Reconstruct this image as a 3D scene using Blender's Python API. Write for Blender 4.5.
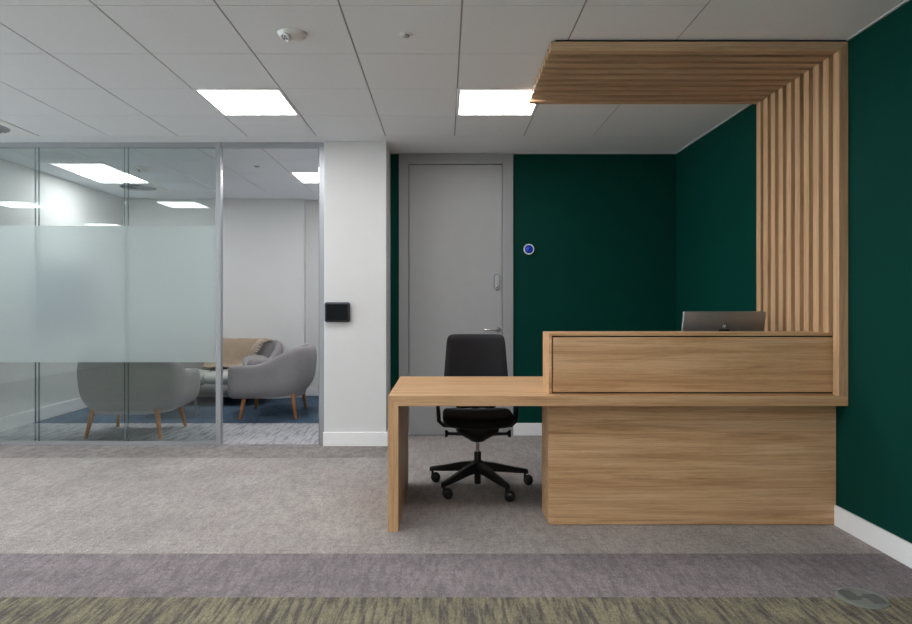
import bpy, bmesh, math, random
from mathutils import Vector, Matrix
random.seed(7)
PI = math.pi
S = bpy.context.scene
COL = S.collection
for o in list(bpy.data.objects):
    bpy.data.objects.remove(o)

# ---------------------------------------------------------------- camera, world, exposure
FPX = 633.0
cam_d = bpy.data.cameras.new('camera')
cam = bpy.data.objects.new('camera', cam_d)
COL.objects.link(cam)
cam.location = (0, 0, 1.256)
cam.rotation_euler = (PI / 2, 0, 0)
cam_d.sensor_width = 36.0
cam_d.lens = 36.0 * FPX / 912.0
cam_d.shift_x = (456 - 445) / 912.0
cam_d.shift_y = -(312 - 306) / 912.0
cam_d.clip_start = 0.05
S.camera = cam

w = bpy.data.worlds.new('world')
S.world = w
w.use_nodes = True
w.node_tree.nodes['Background'].inputs[0].default_value = (0.90, 0.95, 1.0, 1)
w.node_tree.nodes['Background'].inputs[1].default_value = 3.2
PANEL_STRENGTH = 9.0
S.view_settings.view_transform = 'Standard'
S.view_settings.look = 'None'
S.view_settings.gamma = 1
S.view_settings.use_curve_mapping = False
S.view_settings.exposure = 0.98

# ---------------------------------------------------------------- material helpers
def lin(c):
    r = []
    for v in c:
        v = v / 255.0
        r.append(v / 12.92 if v <= 0.04045 else ((v + 0.055) / 1.055) ** 2.4)
    return (r[0], r[1], r[2], 1)

def newmat(name):
    m = bpy.data.materials.new(name)
    m.use_nodes = True
    nt = m.node_tree
    return m, nt, nt.nodes['Principled BSDF']

def N(nt, t, **kw):
    n = nt.nodes.new(t)
    for k, v in kw.items():
        setattr(n, k, v)
    return n

def noise_node(nt, vec, scale, detail=3, rough=0.5, mapscale=(1, 1, 1)):
    mp = N(nt, 'ShaderNodeMapping')
    mp.inputs['Scale'].default_value = mapscale
    nt.links.new(vec, mp.inputs['Vector'])
    nz = N(nt, 'ShaderNodeTexNoise')
    nz.inputs['Scale'].default_value = scale
    nz.inputs['Detail'].default_value = detail
    nz.inputs['Roughness'].default_value = rough
    nt.links.new(mp.outputs[0], nz.inputs['Vector'])
    return nz

def ramp(nt, fac, stops):
    r = N(nt, 'ShaderNodeValToRGB')
    e = r.color_ramp.elements
    while len(e) < len(stops):
        e.new(0.5)
    for i, (p, c) in enumerate(stops):
        e[i].position = p
        e[i].color = c
    nt.links.new(fac, r.inputs[0])
    return r

def mixc(nt, a, b, fac, mode='MIX'):
    m = N(nt, 'ShaderNodeMix', data_type='RGBA', blend_type=mode)
    for sock, v in ((m.inputs[0], fac), (m.inputs[6], a), (m.inputs[7], b)):
        if hasattr(v, 'is_linked'):
            nt.links.new(v, sock)
        else:
            sock.default_value = v
    return m.outputs[2]

def bump(nt, b, h, strength, dist=0.002):
    bp = N(nt, 'ShaderNodeBump')
    bp.inputs['Strength'].default_value = strength
    bp.inputs['Distance'].default_value = dist
    nt.links.new(h, bp.inputs['Height'])
    nt.links.new(bp.outputs[0], b.inputs['Normal'])

def simple(name, c, rough=0.5, metal=0.0, var=0.03, nscale=40, bstr=0.0, spec=0.5):
    """procedural plain material with a faint mottling"""
    m, nt, b = newmat(name)
    tc = N(nt, 'ShaderNodeTexCoord')
    nz = noise_node(nt, tc.outputs['Object'], nscale, 3)
    c = lin(c)
    lo = tuple(v * (1 - var) for v in c[:3]) + (1,)
    hi = tuple(min(1, v * (1 + var)) for v in c[:3]) + (1,)
    r = ramp(nt, nz.outputs['Fac'], [(0.3, lo), (0.7, hi)])
    nt.links.new(r.outputs[0], b.inputs['Base Color'])
    b.inputs['Roughness'].default_value = rough
    b.inputs['Metallic'].default_value = metal
    b.inputs['Specular IOR Level'].default_value = spec
    if bstr:
        bump(nt, b, nz.outputs['Fac'], bstr)
    return m

def wood(name, axis, dark, mid, light, seed=0.0):
    """oak veneer, grain running along the object's axis"""
    m, nt, b = newmat(name)
    tc = N(nt, 'ShaderNodeTexCoord')
    ad = N(nt, 'ShaderNodeVectorMath', operation='ADD')
    nt.links.new(tc.outputs['Object'], ad.inputs[0])
    ad.inputs[1].default_value = (seed, seed * 1.7, seed * 0.6)
    def sc(along, across):
        v = [across] * 3
        v[axis] = along
        return tuple(v)
    warp = noise_node(nt, ad.outputs[0], 1.0, 2, 0.5, sc(1.1, 3.2))
    big = noise_node(nt, ad.outputs[0], 1.0, 6, 0.70, sc(0.8, 20))
    big.inputs['Distortion'].default_value = 0.9
    fine = noise_node(nt, ad.outputs[0], 1.0, 5, 0.65, sc(2.5, 150))
    pore = noise_node(nt, ad.outputs[0], 1.0, 2, 0.5, sc(14.0, 420))
    r1 = ramp(nt, big.outputs['Fac'], [(0.30, lin(dark)), (0.48, lin(mid)), (0.70, lin(light))])
    r2 = ramp(nt, fine.outputs['Fac'], [(0.30, (0.64, 0.59, 0.54, 1)), (0.52, (1, 1, 1, 1)), (0.8, (1.0, 1.0, 1.0, 1))])
    r3 = ramp(nt, warp.outputs['Fac'], [(0.3, (0.93, 0.91, 0.88, 1)), (0.7, (1, 1, 1, 1))])
    r4 = ramp(nt, pore.outputs['Fac'], [(0.34, (0.80, 0.76, 0.7, 1)), (0.44, (1, 1, 1, 1))])
    c = mixc(nt, r1.outputs[0], r2.outputs[0], 0.75, 'MULTIPLY')
    c = mixc(nt, c, r3.outputs[0], 1.0, 'MULTIPLY')
    c = mixc(nt, c, r4.outputs[0], 0.6, 'MULTIPLY')
    nt.links.new(c, b.inputs['Base Color'])
    b.inputs['Roughness'].default_value = 0.5
    b.inputs['Specular IOR Level'].default_value = 0.35
    bump(nt, b, fine.outputs['Fac'], 0.08, 0.001)
    return m

def carpet(name, base, dark, streak=0.4, streakdark=None, sx=26, sy=3.0, fineamt=0.35, tint=None, cover=0.56):
    m, nt, b = newmat(name)
    tc = N(nt, 'ShaderNodeTexCoord')
    v = tc.outputs['Object']
    st = noise_node(nt, v, 1.0, 5, 0.65, (sx, sy, 1))
    cross = noise_node(nt, v, 1.0, 4, 0.6, (9, 34, 1))
    blot = noise_node(nt, v, 1.0, 6, 0.68, (2.2, 1.6, 1))
    fine = noise_node(nt, v, 170.0, 3, 0.75)
    mid = noise_node(nt, v, 1.0, 4, 0.75, (60, 38, 1))
    r0 = ramp(nt, blot.outputs['Fac'], [(0.32, lin(dark)), (0.64, lin(base))])
    c = r0.outputs[0]
    if tint:
        tn = noise_node(nt, v, 1.0, 4, 0.6, (1.6, 1.2, 1))
        tf = ramp(nt, tn.outputs['Fac'], [(0.45, (0, 0, 0, 1)), (0.7, (1, 1, 1, 1))])
        c = mixc(nt, c, lin(tint), tf.outputs[0])
    sd = streakdark or (120, 115, 115)
    r1 = ramp(nt, st.outputs['Fac'], [(0.40, (1, 1, 1, 1)), (cover, (0, 0, 0, 1))])
    sm = N(nt, 'ShaderNodeMath', operation='MULTIPLY')
    nt.links.new(r1.outputs[0], sm.inputs[0])
    sm.inputs[1].default_value = streak
    c = mixc(nt, c, lin(sd), sm.outputs[0])
    r2 = ramp(nt, cross.outputs['Fac'], [(0.36, (0.84, 0.84, 0.84, 1)), (0.5, (1, 1, 1, 1))])
    c = mixc(nt, c, r2.outputs[0], 0.7, 'MULTIPLY')
    r3 = ramp(nt, fine.outputs['Fac'], [(0.3, (0.36, 0.36, 0.36, 1)), (0.65, (1.2, 1.2, 1.2, 1))])
    c = mixc(nt, c, r3.outputs[0], fineamt, 'MULTIPLY')
    r4 = ramp(nt, mid.outputs['Fac'], [(0.3, (0.72, 0.72, 0.72, 1)), (0.62, (1.08, 1.08, 1.08, 1))])
    c = mixc(nt, c, r4.outputs[0], fineamt, 'MULTIPLY')
    nt.links.new(c, b.inputs['Base Color'])
    b.inputs['Roughness'].default_value = 0.95
    b.inputs['Specular IOR Level'].default_value = 0.1
    bump(nt, b, fine.outputs['Fac'], 0.4, 0.003)
    return m

def fabric(name, c, c2, scale=500):
    m, nt, b = newmat(name)
    tc = N(nt, 'ShaderNodeTexCoord')
    nz = noise_node(nt, tc.outputs['Object'], scale, 3, 0.7)
    bg = noise_node(nt, tc.outputs['Object'], 4, 3, 0.6)
    r = ramp(nt, nz.outputs['Fac'], [(0.35, lin(c2)), (0.65, lin(c))])
    r2 = ramp(nt, bg.outputs['Fac'], [(0.3, (0.92, 0.92, 0.92, 1)), (0.7, (1, 1, 1, 1))])
    c = mixc(nt, r.outputs[0], r2.outputs[0], 1.0, 'MULTIPLY')
    nt.links.new(c, b.inputs['Base Color'])
    b.inputs['Roughness'].default_value = 0.9
    b.inputs['Specular IOR Level'].default_value = 0.15
    b.inputs['Sheen Weight'].default_value = 0.15
    bump(nt, b, nz.outputs['Fac'], 0.25, 0.002)
    return m

def emitter(name, strength):
    m = bpy.data.materials.new(name)
    m.use_nodes = True
    nt = m.node_tree
    nt.nodes.clear()
    e = N(nt, 'ShaderNodeEmission')
    o = N(nt, 'ShaderNodeOutputMaterial')
    e.inputs[0].default_value = (1.0, 0.99, 0.985, 1)
    e.inputs[1].default_value = strength
    nt.links.new(e.outputs[0], o.inputs[0])
    return m

def clear_glass(name, tint, refl=1.0):
    m = bpy.data.materials.new(name)
    m.use_nodes = True
    nt = m.node_tree
    nt.nodes.clear()
    o = N(nt, 'ShaderNodeOutputMaterial')
    t = N(nt, 'ShaderNodeBsdfTransparent')
    t.inputs[0].default_value = tint
    g = N(nt, 'ShaderNodeBsdfGlossy')
    g.inputs['Roughness'].default_value = 0.0
    g.inputs[0].default_value = (0.95, 1.0, 0.99, 1)
    f = N(nt, 'ShaderNodeFresnel')
    f.inputs[0].default_value = 1.5
    mu = N(nt, 'ShaderNodeMath', operation='MULTIPLY')
    mu.inputs[1].default_value = refl
    nt.links.new(f.outputs[0], mu.inputs[0])
    mx = N(nt, 'ShaderNodeMixShader')
    nt.links.new(mu.outputs[0], mx.inputs[0])
    nt.links.new(t.outputs[0], mx.inputs[1])
    nt.links.new(g.outputs[0], mx.inputs[2])
    nt.links.new(mx.outputs[0], o.inputs[0])
    return m

def frosted(name):
    m = bpy.data.materials.new(name)
    m.use_nodes = True
    nt = m.node_tree
    nt.nodes.clear()
    o = N(nt, 'ShaderNodeOutputMaterial')
    r = N(nt, 'ShaderNodeBsdfRefraction')
    r.inputs['Color'].default_value = (0.96, 0.985, 0.985, 1)
    r.inputs['Roughness'].default_value = 0.34
    r.inputs['IOR'].default_value = 1.3
    t = N(nt, 'ShaderNodeBsdfTranslucent')
    t.inputs[0].default_value = (0.90, 0.94, 0.94, 1)
    d = N(nt, 'ShaderNodeBsdfDiffuse')
    d.inputs[0].default_value = (0.74, 0.81, 0.82, 1)
    a = N(nt, 'ShaderNodeMixShader')
    a.inputs[0].default_value = 0.27
    nt.links.new(r.outputs[0], a.inputs[1])
    nt.links.new(t.outputs[0], a.inputs[2])
    b = N(nt, 'ShaderNodeMixShader')
    b.inputs[0].default_value = 0.24
    nt.links.new(a.outputs[0], b.inputs[1])
    nt.links.new(d.outputs[0], b.inputs[2])
    nt.links.new(b.outputs[0], o.inputs[0])
    return m

M = {}
M['white_wall'] = simple('white_wall_paint', (218, 218, 219), 0.6, var=0.01, nscale=6)
M['grey_wall'] = simple('room_wall_paint', (224, 224, 224), 0.6, var=0.01, nscale=6)
M['green'] = simple('green_wall_paint', (0, 58, 50), 0.65, var=0.05, nscale=3, spec=0.1)
M['ceiling'] = simple('ceiling_tile', (240, 243, 248), 0.8, var=0.015, nscale=90)
M['ceiling_gap'] = simple('ceiling_grid_gap', (165, 165, 168), 0.8)
M['tbar'] = simple('ceiling_tee_bar', (205, 205, 206), 0.6)
M['skirting'] = simple('skirting_paint', (242, 242, 243), 0.4, var=0.01)
M['alu'] = simple('satin_aluminium', (172, 175, 180), 0.38, metal=0.55, var=0.02)
M['alu_dark'] = simple('dark_aluminium', (116, 122, 130), 0.45, metal=0.4)
M['door'] = simple('door_grey_laminate', (162, 163, 164), 0.42, var=0.02, nscale=8)
M['doorframe'] = simple('door_frame_grey', (154, 155, 157), 0.45, var=0.01)
M['chrome'] = simple('brushed_steel', (200, 200, 200), 0.25, metal=1.0)
M['steel'] = simple('satin_steel', (170, 172, 174), 0.4, metal=0.9)
M['black'] = simple('black_plastic', (22, 22, 24), 0.45, var=0.05)
M['black_rim'] = simple('charcoal_rim', (58, 59, 66), 0.4, spec=0.3)
M['screen'] = simple('dark_screen', (10, 12, 18), 0.35, var=0.02, spec=0.2)
M['blackfab'] = fabric('black_woven_fabric', (46, 46, 50), (30, 30, 33), 700)
M['seatfab'] = fabric('black_seat_fabric', (36, 35, 38), (22, 22, 24), 700)
M['greyfab'] = fabric('grey_wool_fabric', (172, 168, 170), (140, 136, 139), 260)
M['lightfab'] = fabric('pale_grey_wool_fabric', (214, 212, 208), (190, 188, 185), 260)
M['midfab'] = fabric('mid_grey_fabric', (178, 175, 174), (150, 147, 147), 260)
M['throw'] = fabric('beige_knit', (190, 170, 150), (158, 138, 120), 200)
M['fringe'] = fabric('cream_yarn', (226, 214, 196), (196, 182, 162), 200)
OAK = ((182, 139, 98), (208, 167, 125), (226, 189, 150))
M['oakx'] = wood('oak_veneer_long', 0, *OAK)
M['oakx2'] = wood('oak_veneer_front', 0, *OAK, seed=3.3)
M['oakx3'] = wood('oak_veneer_upstand', 0, *OAK, seed=7.1)
M['oakz'] = wood('oak_veneer_upright', 2, *OAK, seed=1.3)
SL = ((180, 144, 110), (208, 170, 132), (224, 188, 150))
M['slat'] = wood('oak_slat', 2, *SL, seed=5.0)
M['slatx_shade'] = wood('oak_slat_long_shade', 0, (182, 150, 120), (208, 174, 140), (222, 190, 156), seed=5.0)  # same oak as the uprights, greyed so the colour carries the undersides' shade
M['legwood'] = wood('oak_leg', 2, (150, 100, 58), (178, 124, 76), (200, 146, 96))
M['frost'] = frosted('frosted_film')
M['glass'] = clear_glass('clear_glass', (0.93, 0.968, 0.96, 1))
M['joint'] = clear_glass('joint_strip', (0.66, 0.73, 0.73, 1))
M['panel'] = emitter('light_panel', PANEL_STRENGTH)
M['blue'] = simple('blue_plastic', (20, 60, 190), 0.15, var=0.2, nscale=60)
M['bluegrey'] = simple('blue_grey_panel', (52, 84, 128), 0.4, var=0.1, nscale=3)
M['tabletop'] = simple('dark_table_laminate', (38, 42, 44), 0.3)
M['hatch'] = simple('lid_insert', (108, 110, 108), 0.8, var=0.3, nscale=200)
M['lidsteel'] = simple('lid_steel', (134, 138, 132), 0.5, metal=0.2)
M['c_light'] = carpet('carpet_light_grey', (196, 189, 185), (170, 164, 161), 0.40, (150, 144, 144), 26, 7, 1.0, (190, 178, 176))
M['c_dark'] = carpet('carpet_mauve_grey', (164, 154, 157), (144, 136, 139), 0.45, (112, 106, 112), 32, 7, 1.0)
M['c_olive'] = carpet('carpet_olive_streaked', (164, 157, 132), (140, 134, 114), 0.85, (92, 87, 88), 42, 4.5, 1.0, None, 0.58)
M['c_strip'] = carpet('carpet_grey_strip', (172, 165, 162), (152, 146, 144), 0.45, (118, 113, 114), 14, 9, 1.0)
M['c_blue'] = carpet('carpet_blue', (98, 118, 138), (78, 98, 120), 0.30, (54, 74, 98), 20, 6, 0.5)
M['c_stripe'] = carpet('carpet_silver_streaked', (206, 206, 210), (182, 183, 188), 0.65, (128, 130, 136), 34, 3.6, 0.6, None, 0.52)

# ---------------------------------------------------------------- mesh helpers
def nb():
    return bmesh.new()

def box(bm, x0, x1, y0, y1, z0, z1, bev=0.0, seg=2, mi=0):
    vs = [bm.verts.new(p) for p in ((x0, y0, z0), (x1, y0, z0), (x1, y1, z0), (x0, y1, z0),
                                    (x0, y0, z1), (x1, y0, z1), (x1, y1, z1), (x0, y1, z1))]
    fs = [bm.faces.new([vs[i] for i in q]) for q in ((3, 2, 1, 0), (4, 5, 6, 7), (0, 1, 5, 4),
                                                     (1, 2, 6, 5), (2, 3, 7, 6), (3, 0, 4, 7))]
    for f in fs:
        f.material_index = mi
    if bev:
        es = set()
        for f in fs:
            es.update(f.edges)
        bmesh.ops.bevel(bm, geom=list(es), offset=bev, segments=seg, affect='EDGES', profile=0.5)
    return bm

def ring_tube(bm, pts, radii, n=12, squash=1.0):
    """tapered tube through pts"""
    pts = [Vector(p) for p in pts]
    rings = []
    prev = None
    for i, p in enumerate(pts):
        a = pts[max(i - 1, 0)]
        b = pts[min(i + 1, len(pts) - 1)]
        t = (b - a).normalized()
        if prev is None:
            ref = Vector((0, 0, 1)) if abs(t.z) < 0.9 else Vector((1, 0, 0))
            u = t.cross(ref).normalized()
        else:
            u = (prev - t * prev.dot(t)).normalized()
        prev = u
        v = t.cross(u).normalized()
        r = radii[i] if isinstance(radii, (list, tuple)) else radii
        rings.append([bm.verts.new(p + (u * math.cos(2 * PI * k / n) + v * math.sin(2 * PI * k / n) * squash) * r) for k in range(n)])
    for i in range(len(rings) - 1):
        for k in range(n):
            bm.faces.new((rings[i][k], rings[i][(k + 1) % n], rings[i + 1][(k + 1) % n], rings[i + 1][k]))
    bm.faces.new(rings[0][::-1])
    bm.faces.new(rings[-1])
    return bm

def lathe(bm, prof, c=(0, 0, 0), n=32, sx=1.0, sy=1.0, rot=None):
    """revolve (r, z) profile about z"""
    c = Vector(c)
    rings = []
    for r, z in prof:
        if r < 1e-6:
            p = Vector((0, 0, z))
            if rot:
                p = rot @ p
            rings.append([bm.verts.new(p + c)])
        else:
            rg = []
            for k in range(n):
                p = Vector((r * sx * math.cos(2 * PI * k / n), r * sy * math.sin(2 * PI * k / n), z))
                if rot:
                    p = rot @ p
                rg.append(bm.verts.new(p + c))
            rings.append(rg)
    for a, b in zip(rings, rings[1:]):
        if len(a) == 1 and len(b) == 1:
            continue
        for k in range(n):
            if len(a) == 1:
                bm.faces.new((a[0], b[k], b[(k + 1) % n]))
            elif len(b) == 1:
                bm.faces.new((a[k], a[(k + 1) % n], b[0]))
            else:
                bm.faces.new((a[k], a[(k + 1) % n], b[(k + 1) % n], b[k]))
    return bm

def obj(name, bm, mat, parent=None, smooth=False, label=None, angle=40):
    if parent is not None:
        off, p = Vector((0, 0, 0)), parent
        while p is not None:
            off += p.location
            p = p.parent
        bmesh.ops.translate(bm, verts=bm.verts, vec=-off)
    bmesh.ops.recalc_face_normals(bm, faces=bm.faces)
    me = bpy.data.meshes.new(name)
    bm.to_mesh(me)
    bm.free()
    for m in (mat if isinstance(mat, (list, tuple)) else [mat]):
        me.materials.append(m)
    if smooth:
        for p in me.polygons:
            p.use_smooth = True
        try:
            me.set_sharp_from_angle(angle=math.radians(angle))
        except Exception:
            pass
    o = bpy.data.objects.new(name, me)
    COL.objects.link(o)
    if parent is not None:
        o.parent = parent
    if label:
        o['label'] = label
    return o

def tag(o, label, cat, group=None):
    o['label'] = label
    o['category'] = cat
    if group:
        o['group'] = group
    return o

def thing(name, loc, label=None, cat=None, group=None):
    o = bpy.data.objects.new(name, None)
    o.empty_display_size = 0.1
    COL.objects.link(o)
    o.location = loc
    if label:
        tag(o, label, cat, group)
    return o

def struct(name, bm, m, label=None, **kw):
    o = obj(name, bm, m, **kw)
    o['kind'] = 'structure'
    if label:
        o['label'] = label
    return o

def sroot(name, loc, label=None):
    o = thing(name, loc)
    o['kind'] = 'structure'
    if label:
        o['label'] = label
    return o

def dup(root, loc, rotz=0, label=None):
    r = root.copy()
    COL.objects.link(r)
    r.location = loc
    r.rotation_euler = (0, 0, rotz)
    if label:
        r['label'] = label
    for ch in list(root.children):
        c = ch.copy()
        COL.objects.link(c)
        c.parent = r
        for g in ch.children:
            d = g.copy()
            COL.objects.link(d)
            d.parent = c
    return r

# ---------------------------------------------------------------- the setting
CZ = 2.738           # ceiling height
XR = 2.245           # right wall
XL = -7.2            # far left wall of the reception
YB = 6.15            # back wall of the reception alcove
YG = 5.75            # glass partition
YC = -3.9            # wall behind the camera
RL, RR, RB = -4.446, -0.80, 8.74   # meeting room

# floor: one mesh, strips of carpet
bm = nb()
def strip(x0, x1, y0, y1, mi):
    vs = [bm.verts.new(p) for p in ((x0, y0, 0), (x1, y0, 0), (x1, y1, 0), (x0, y1, 0))]
    f = bm.faces.new(vs)
    f.material_index = mi
strip(XL, XR, YC, 2.73, 2)
strip(XL, XR, 2.73, 3.212, 1)
strip(XL, XR, 3.212, 5.235, 0)
strip(-0.50, XR, 5.235, YB, 0)
strip(XL, -0.50, 5.235, YG, 3)
struct('floor', bm, [M['c_light'], M['c_dark'], M['c_olive'], M['c_strip']])
bm = nb()
strip(RL, RR, YG, 6.78, 0)
strip(RL, RR, 6.78, RB + 0.12, 1)
struct('floor_meeting_room', bm, [M['c_stripe'], M['c_blue']])

# ceilings with tiles as real panels
GX = 0.0015
def tiles(name, x_edges, y_edges, skip, margins, label):
    bm = nb()
    for i in range(len(x_edges) - 1):
        for j in range(len(y_edges) - 1):
            cx, cy = (x_edges[i] + x_edges[i + 1]) / 2, (y_edges[j] + y_edges[j + 1]) / 2
            if any(abs(cx - sx) < 0.2 and abs(cy - sy) < 0.2 for sx, sy in skip):
                continue
            box(bm, x_edges[i] + 0.0050, x_edges[i + 1] - 0.0050, y_edges[j] + 0.0030, y_edges[j + 1] - 0.0030, CZ, CZ + 0.005)
    for (x0, x1, y0, y1) in margins:
        box(bm, x0, x1, y0, y1, CZ, CZ + 0.005)
    mx0, mx1 = min(m[0] for m in margins), max(m[1] for m in margins)
    my0, my1 = min(m[2] for m in margins), max(m[3] for m in margins)
    box(bm, mx0, mx1, my0, my1, CZ + 0.045, CZ + 0.09, mi=1)  # unseen slab added over the tiles to stop outside light leaking in
    # concealed grid backing in the gaps
    for i in range(len(x_edges) - 1):
        for j in range(len(y_edges) - 1):
            cx, cy = (x_edges[i] + x_edges[i + 1]) / 2, (y_edges[j] + y_edges[j + 1]) / 2
            zb = CZ + (0.03 if any(abs(cx - sx) < 0.2 and abs(cy - sy) < 0.2 for sx, sy in skip) else 0.0055)
            box(bm, x_edges[i], x_edges[i + 1], y_edges[j], y_edges[j + 1], zb, zb + 0.006, mi=1)
    return struct(name, bm, [M['ceiling'], M['ceiling_gap']], label)

def gx(x):
    return 1.29 - 0.603 * (1.29 - x) / 0.6
xe = [gx(1.29 - 0.6 * k) for k in range(15)][::-1]          # -7.11 .. 1.29
ye = [5.52 - 0.6 * k for k in range(16)][::-1]          # -3.45 .. 5.55
lights_rec = [(gx(x + 0.3), y + 0.27) for x in (0.09, -1.71, -4.11, -6.51) for y in (4.35, 1.95, -0.45, -2.85)]
vent_rec = [(gx(-3.81), 5.22)]
tiles('ceiling', xe, ye, lights_rec + vent_rec,
      [(1.293, XR, YC, 5.52), (XL, 1.29, YC, -3.483), (XL, xe[0] - 0.003, -3.483, 5.52), (XL, XR, 5.523, YG), (-1.09, XR, YG, YB)], 'grey tiled ceiling of the reception')
xm = [gx(-0.51 - 0.6 * k) for k in range(7)][::-1]
xm = [x for x in xm if x >= RL and x <= RR]
ym = [5.82, 6.42, 7.02, 7.62, 8.22]
lights_room = [(gx(-1.41), 7.32), (gx(-3.81), 7.32)]
vent_room = [(gx(-3.81), 7.92)]
tiles('ceiling_meeting_room', xm, ym, lights_room + vent_room,
      [(RL, xm[0] - 0.003, YG, RB + 0.12), (xm[-1] + 0.003, RR, YG, RB + 0.12), (xm[0], xm[-1], YG, 5.817), (xm[0], xm[-1], 8.223, RB + 0.12)], 'tiled ceiling of the meeting room')

def wall(name, x0, x1, y0, y1, z0, z1, m, label=None):
    return struct(name, box(nb(), x0, x1, y0, y1, z0, z1), m, label)

wall('wall_right', XR, XR + 0.12, YC, YB + 0.12, -0.02, CZ + 0.04, M['green'], 'dark green wall to the right of the desk')
# back alcove wall with the opening of the door
bm = nb()
box(bm, -0.529, -0.447, YB, YB + 0.12, 0, CZ + 0.02)
box(bm, 0.661, XR, YB, YB + 0.12, 0, CZ + 0.02)
box(bm, -0.529, 0.75, YB + 0.12, YB + 0.2, 0, CZ + 0.02)  # added behind the door to block outside light at its gaps
struct('wall_back', bm, M['green'], 'dark green back wall behind the desk')
# white pier between meeting room and alcove
wall('wall_pier', -1.077, -0.529, 5.685, YB + 0.12, 0, CZ + 0.02, M['white_wall'], 'white pier between the glass partition and the alcove')
wall('wall_front_left', XL, RL - 0.04, YG, YG + 0.1, 0, CZ + 0.02, M['white_wall'])
wall('wall_rear', XL, XR, YC - 0.12, YC, 0, CZ + 0.02, M['white_wall'])
# far left wall of the reception with windows onto daylight
bm = nb()
WY = [(-3.6, -1.6), (-1.3, 0.7), (1.0, 3.0), (3.3, 5.3)]
WZ0, WZ1 = 0.35, 2.55
ys = YC
for a, b_ in WY:
    box(bm, XL - 0.12, XL, ys, a, 0, CZ + 0.02)
    box(bm, XL - 0.12, XL, a, b_, 0, WZ0)
    box(bm, XL - 0.12, XL, a, b_, WZ1, CZ + 0.02)
    ys = b_
box(bm, XL - 0.12, XL, ys, YG + 0.1, 0, CZ + 0.02)
struct('wall_left', bm, M['white_wall'])
for i, (a, b_) in enumerate(WY):
    r = sroot('window_%d' % (i + 2), (XL - 0.08, a, WZ0))
    f = nb()
    for (y0, y1, z0, z1) in ((a, b_, WZ0, WZ0 + 0.05), (a, b_, WZ1 - 0.05, WZ1), (a, a + 0.05, WZ0 + 0.05, WZ1 - 0.05), (b_ - 0.05, b_, WZ0 + 0.05, WZ1 - 0.05), ((a + b_) / 2 - 0.025, (a + b_) / 2 + 0.025, WZ0 + 0.05, WZ1 - 0.05)):
        box(f, XL - 0.09, XL - 0.04, y0, y1, z0, z1)
    obj('window_frame', f, M['skirting'], r)
    obj('glass_pane', box(nb(), XL - 0.07, XL - 0.062, a + 0.05, b_ - 0.05, WZ0 + 0.05, WZ1 - 0.05), M['glass'], r)

# meeting room shell
wall('wall_room_left', RL - 0.1, RL, YG + 0.1, RB + 0.1, 0, CZ + 0.02, M['grey_wall'], 'left wall of the meeting room')
wall('wall_room_right', RR, RR + 0.1, YB + 0.12, RB + 0.22, 0, CZ + 0.02, M['grey_wall'])
wall('wall_room_back', RL, -1.947, RB, RB + 0.22, 0, CZ + 0.02, M['grey_wall'], 'white back wall of the meeting room')
wall('wall_room_recess', -1.947, RR, RB + 0.12, RB + 0.22, 0, CZ + 0.02, M['grey_wall'])

# skirting boards
def skirt(name, x0, x1, y0, y1, h=0.12):
    bm = box(nb(), x0, x1, y0, y1, 0, h, 0.003, 2)
    return struct(name, bm, M['skirting'], 'white baseboard')
skirt('baseboard_right', XR - 0.016, XR, YC, YB, 0.115)
skirt('baseboard_back', 0.661, XR - 0.016, YB - 0.016, YB)
skirt('baseboard_back_left', -0.529, -0.447, YB - 0.016, YB)
skirt('baseboard_pier', -1.093, -0.513, 5.665, 5.685, 0.125)
skirt('baseboard_pier_side', -0.529, -0.513, 5.685, YB - 0.016, 0.125)
skirt('baseboard_room_left', RL, RL + 0.016, YG + 0.06, RB, 0.14)
skirt('baseboard_room_back', RL + 0.016, -1.947, RB - 0.016, RB, 0.13)
skirt('baseboard_room_recess', -1.947, RR, RB + 0.104, RB + 0.12, 0.13)
skirt('baseboard_left', XL, XL + 0.016, YC, YG)
skirt('baseboard_front_left', XL + 0.016, RL - 0.04, YG - 0.016, YG)

# shadow line / edge trim at the ceiling perimeter
struct('trim_1', box(nb(), XR - 0.012, XR, YC, YB, CZ - 0.006, CZ), M['tbar'])
struct('trim_2', box(nb(), -0.529, XR - 0.012, YB - 0.012, YB, CZ - 0.006, CZ), M['tbar'])
# white edge bead where the pier meets the door jamb
struct('trim_3', box(nb(), -1.086, -1.077, 5.70, 5.80, 0.0, CZ), M['skirting'])

# ---------------------------------------------------------------- glass partition
HZ0 = CZ - 0.045
part = sroot('window_1', (-3.2, YG, 0), 'glass partition of the meeting room with a frosted band')
Y0, Y1 = YG - 0.015, YG + 0.03
YP = YG - 0.011     # glass plane
obj('head_rail', box(nb(), RL - 0.04, -2.075, Y0, Y1, HZ0, CZ, 0.002), M['alu'], part)
obj('bottom_rail', box(nb(), RL - 0.04, -2.075, Y0, Y1, 0, 0.03, 0.002), M['alu'], part)
obj('end_post', box(nb(), -2.075, -2.030, Y0 - 0.01, Y1 + 0.01, 0, CZ, 0.002), M['alu'], part)
obj('wall_channel', box(nb(), RL - 0.04, RL, Y0, Y1, 0.03, HZ0, 0.002), M['alu'], part)
pane_x = [RL, -3.70, -2.89, -2.075]
FZ0, FZ1 = 0.746, 1.984
for i in range(3):
    a = pane_x[i] + (0.014 if i else 0)
    b_ = pane_x[i + 1] - (0.014 if i < 2 else 0)
    g = obj('glass_pane', box(nb(), a, b_, YP, YP + 0.010, 0.03, HZ0), M['glass'], part)
    obj('frosted_film', box(nb(), pane_x[i] + 0.0004, pane_x[i + 1] - 0.0004, YP - 0.0016, YP - 0.0002, FZ0, FZ1), M['frost'], part, label='frosted band')
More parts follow.
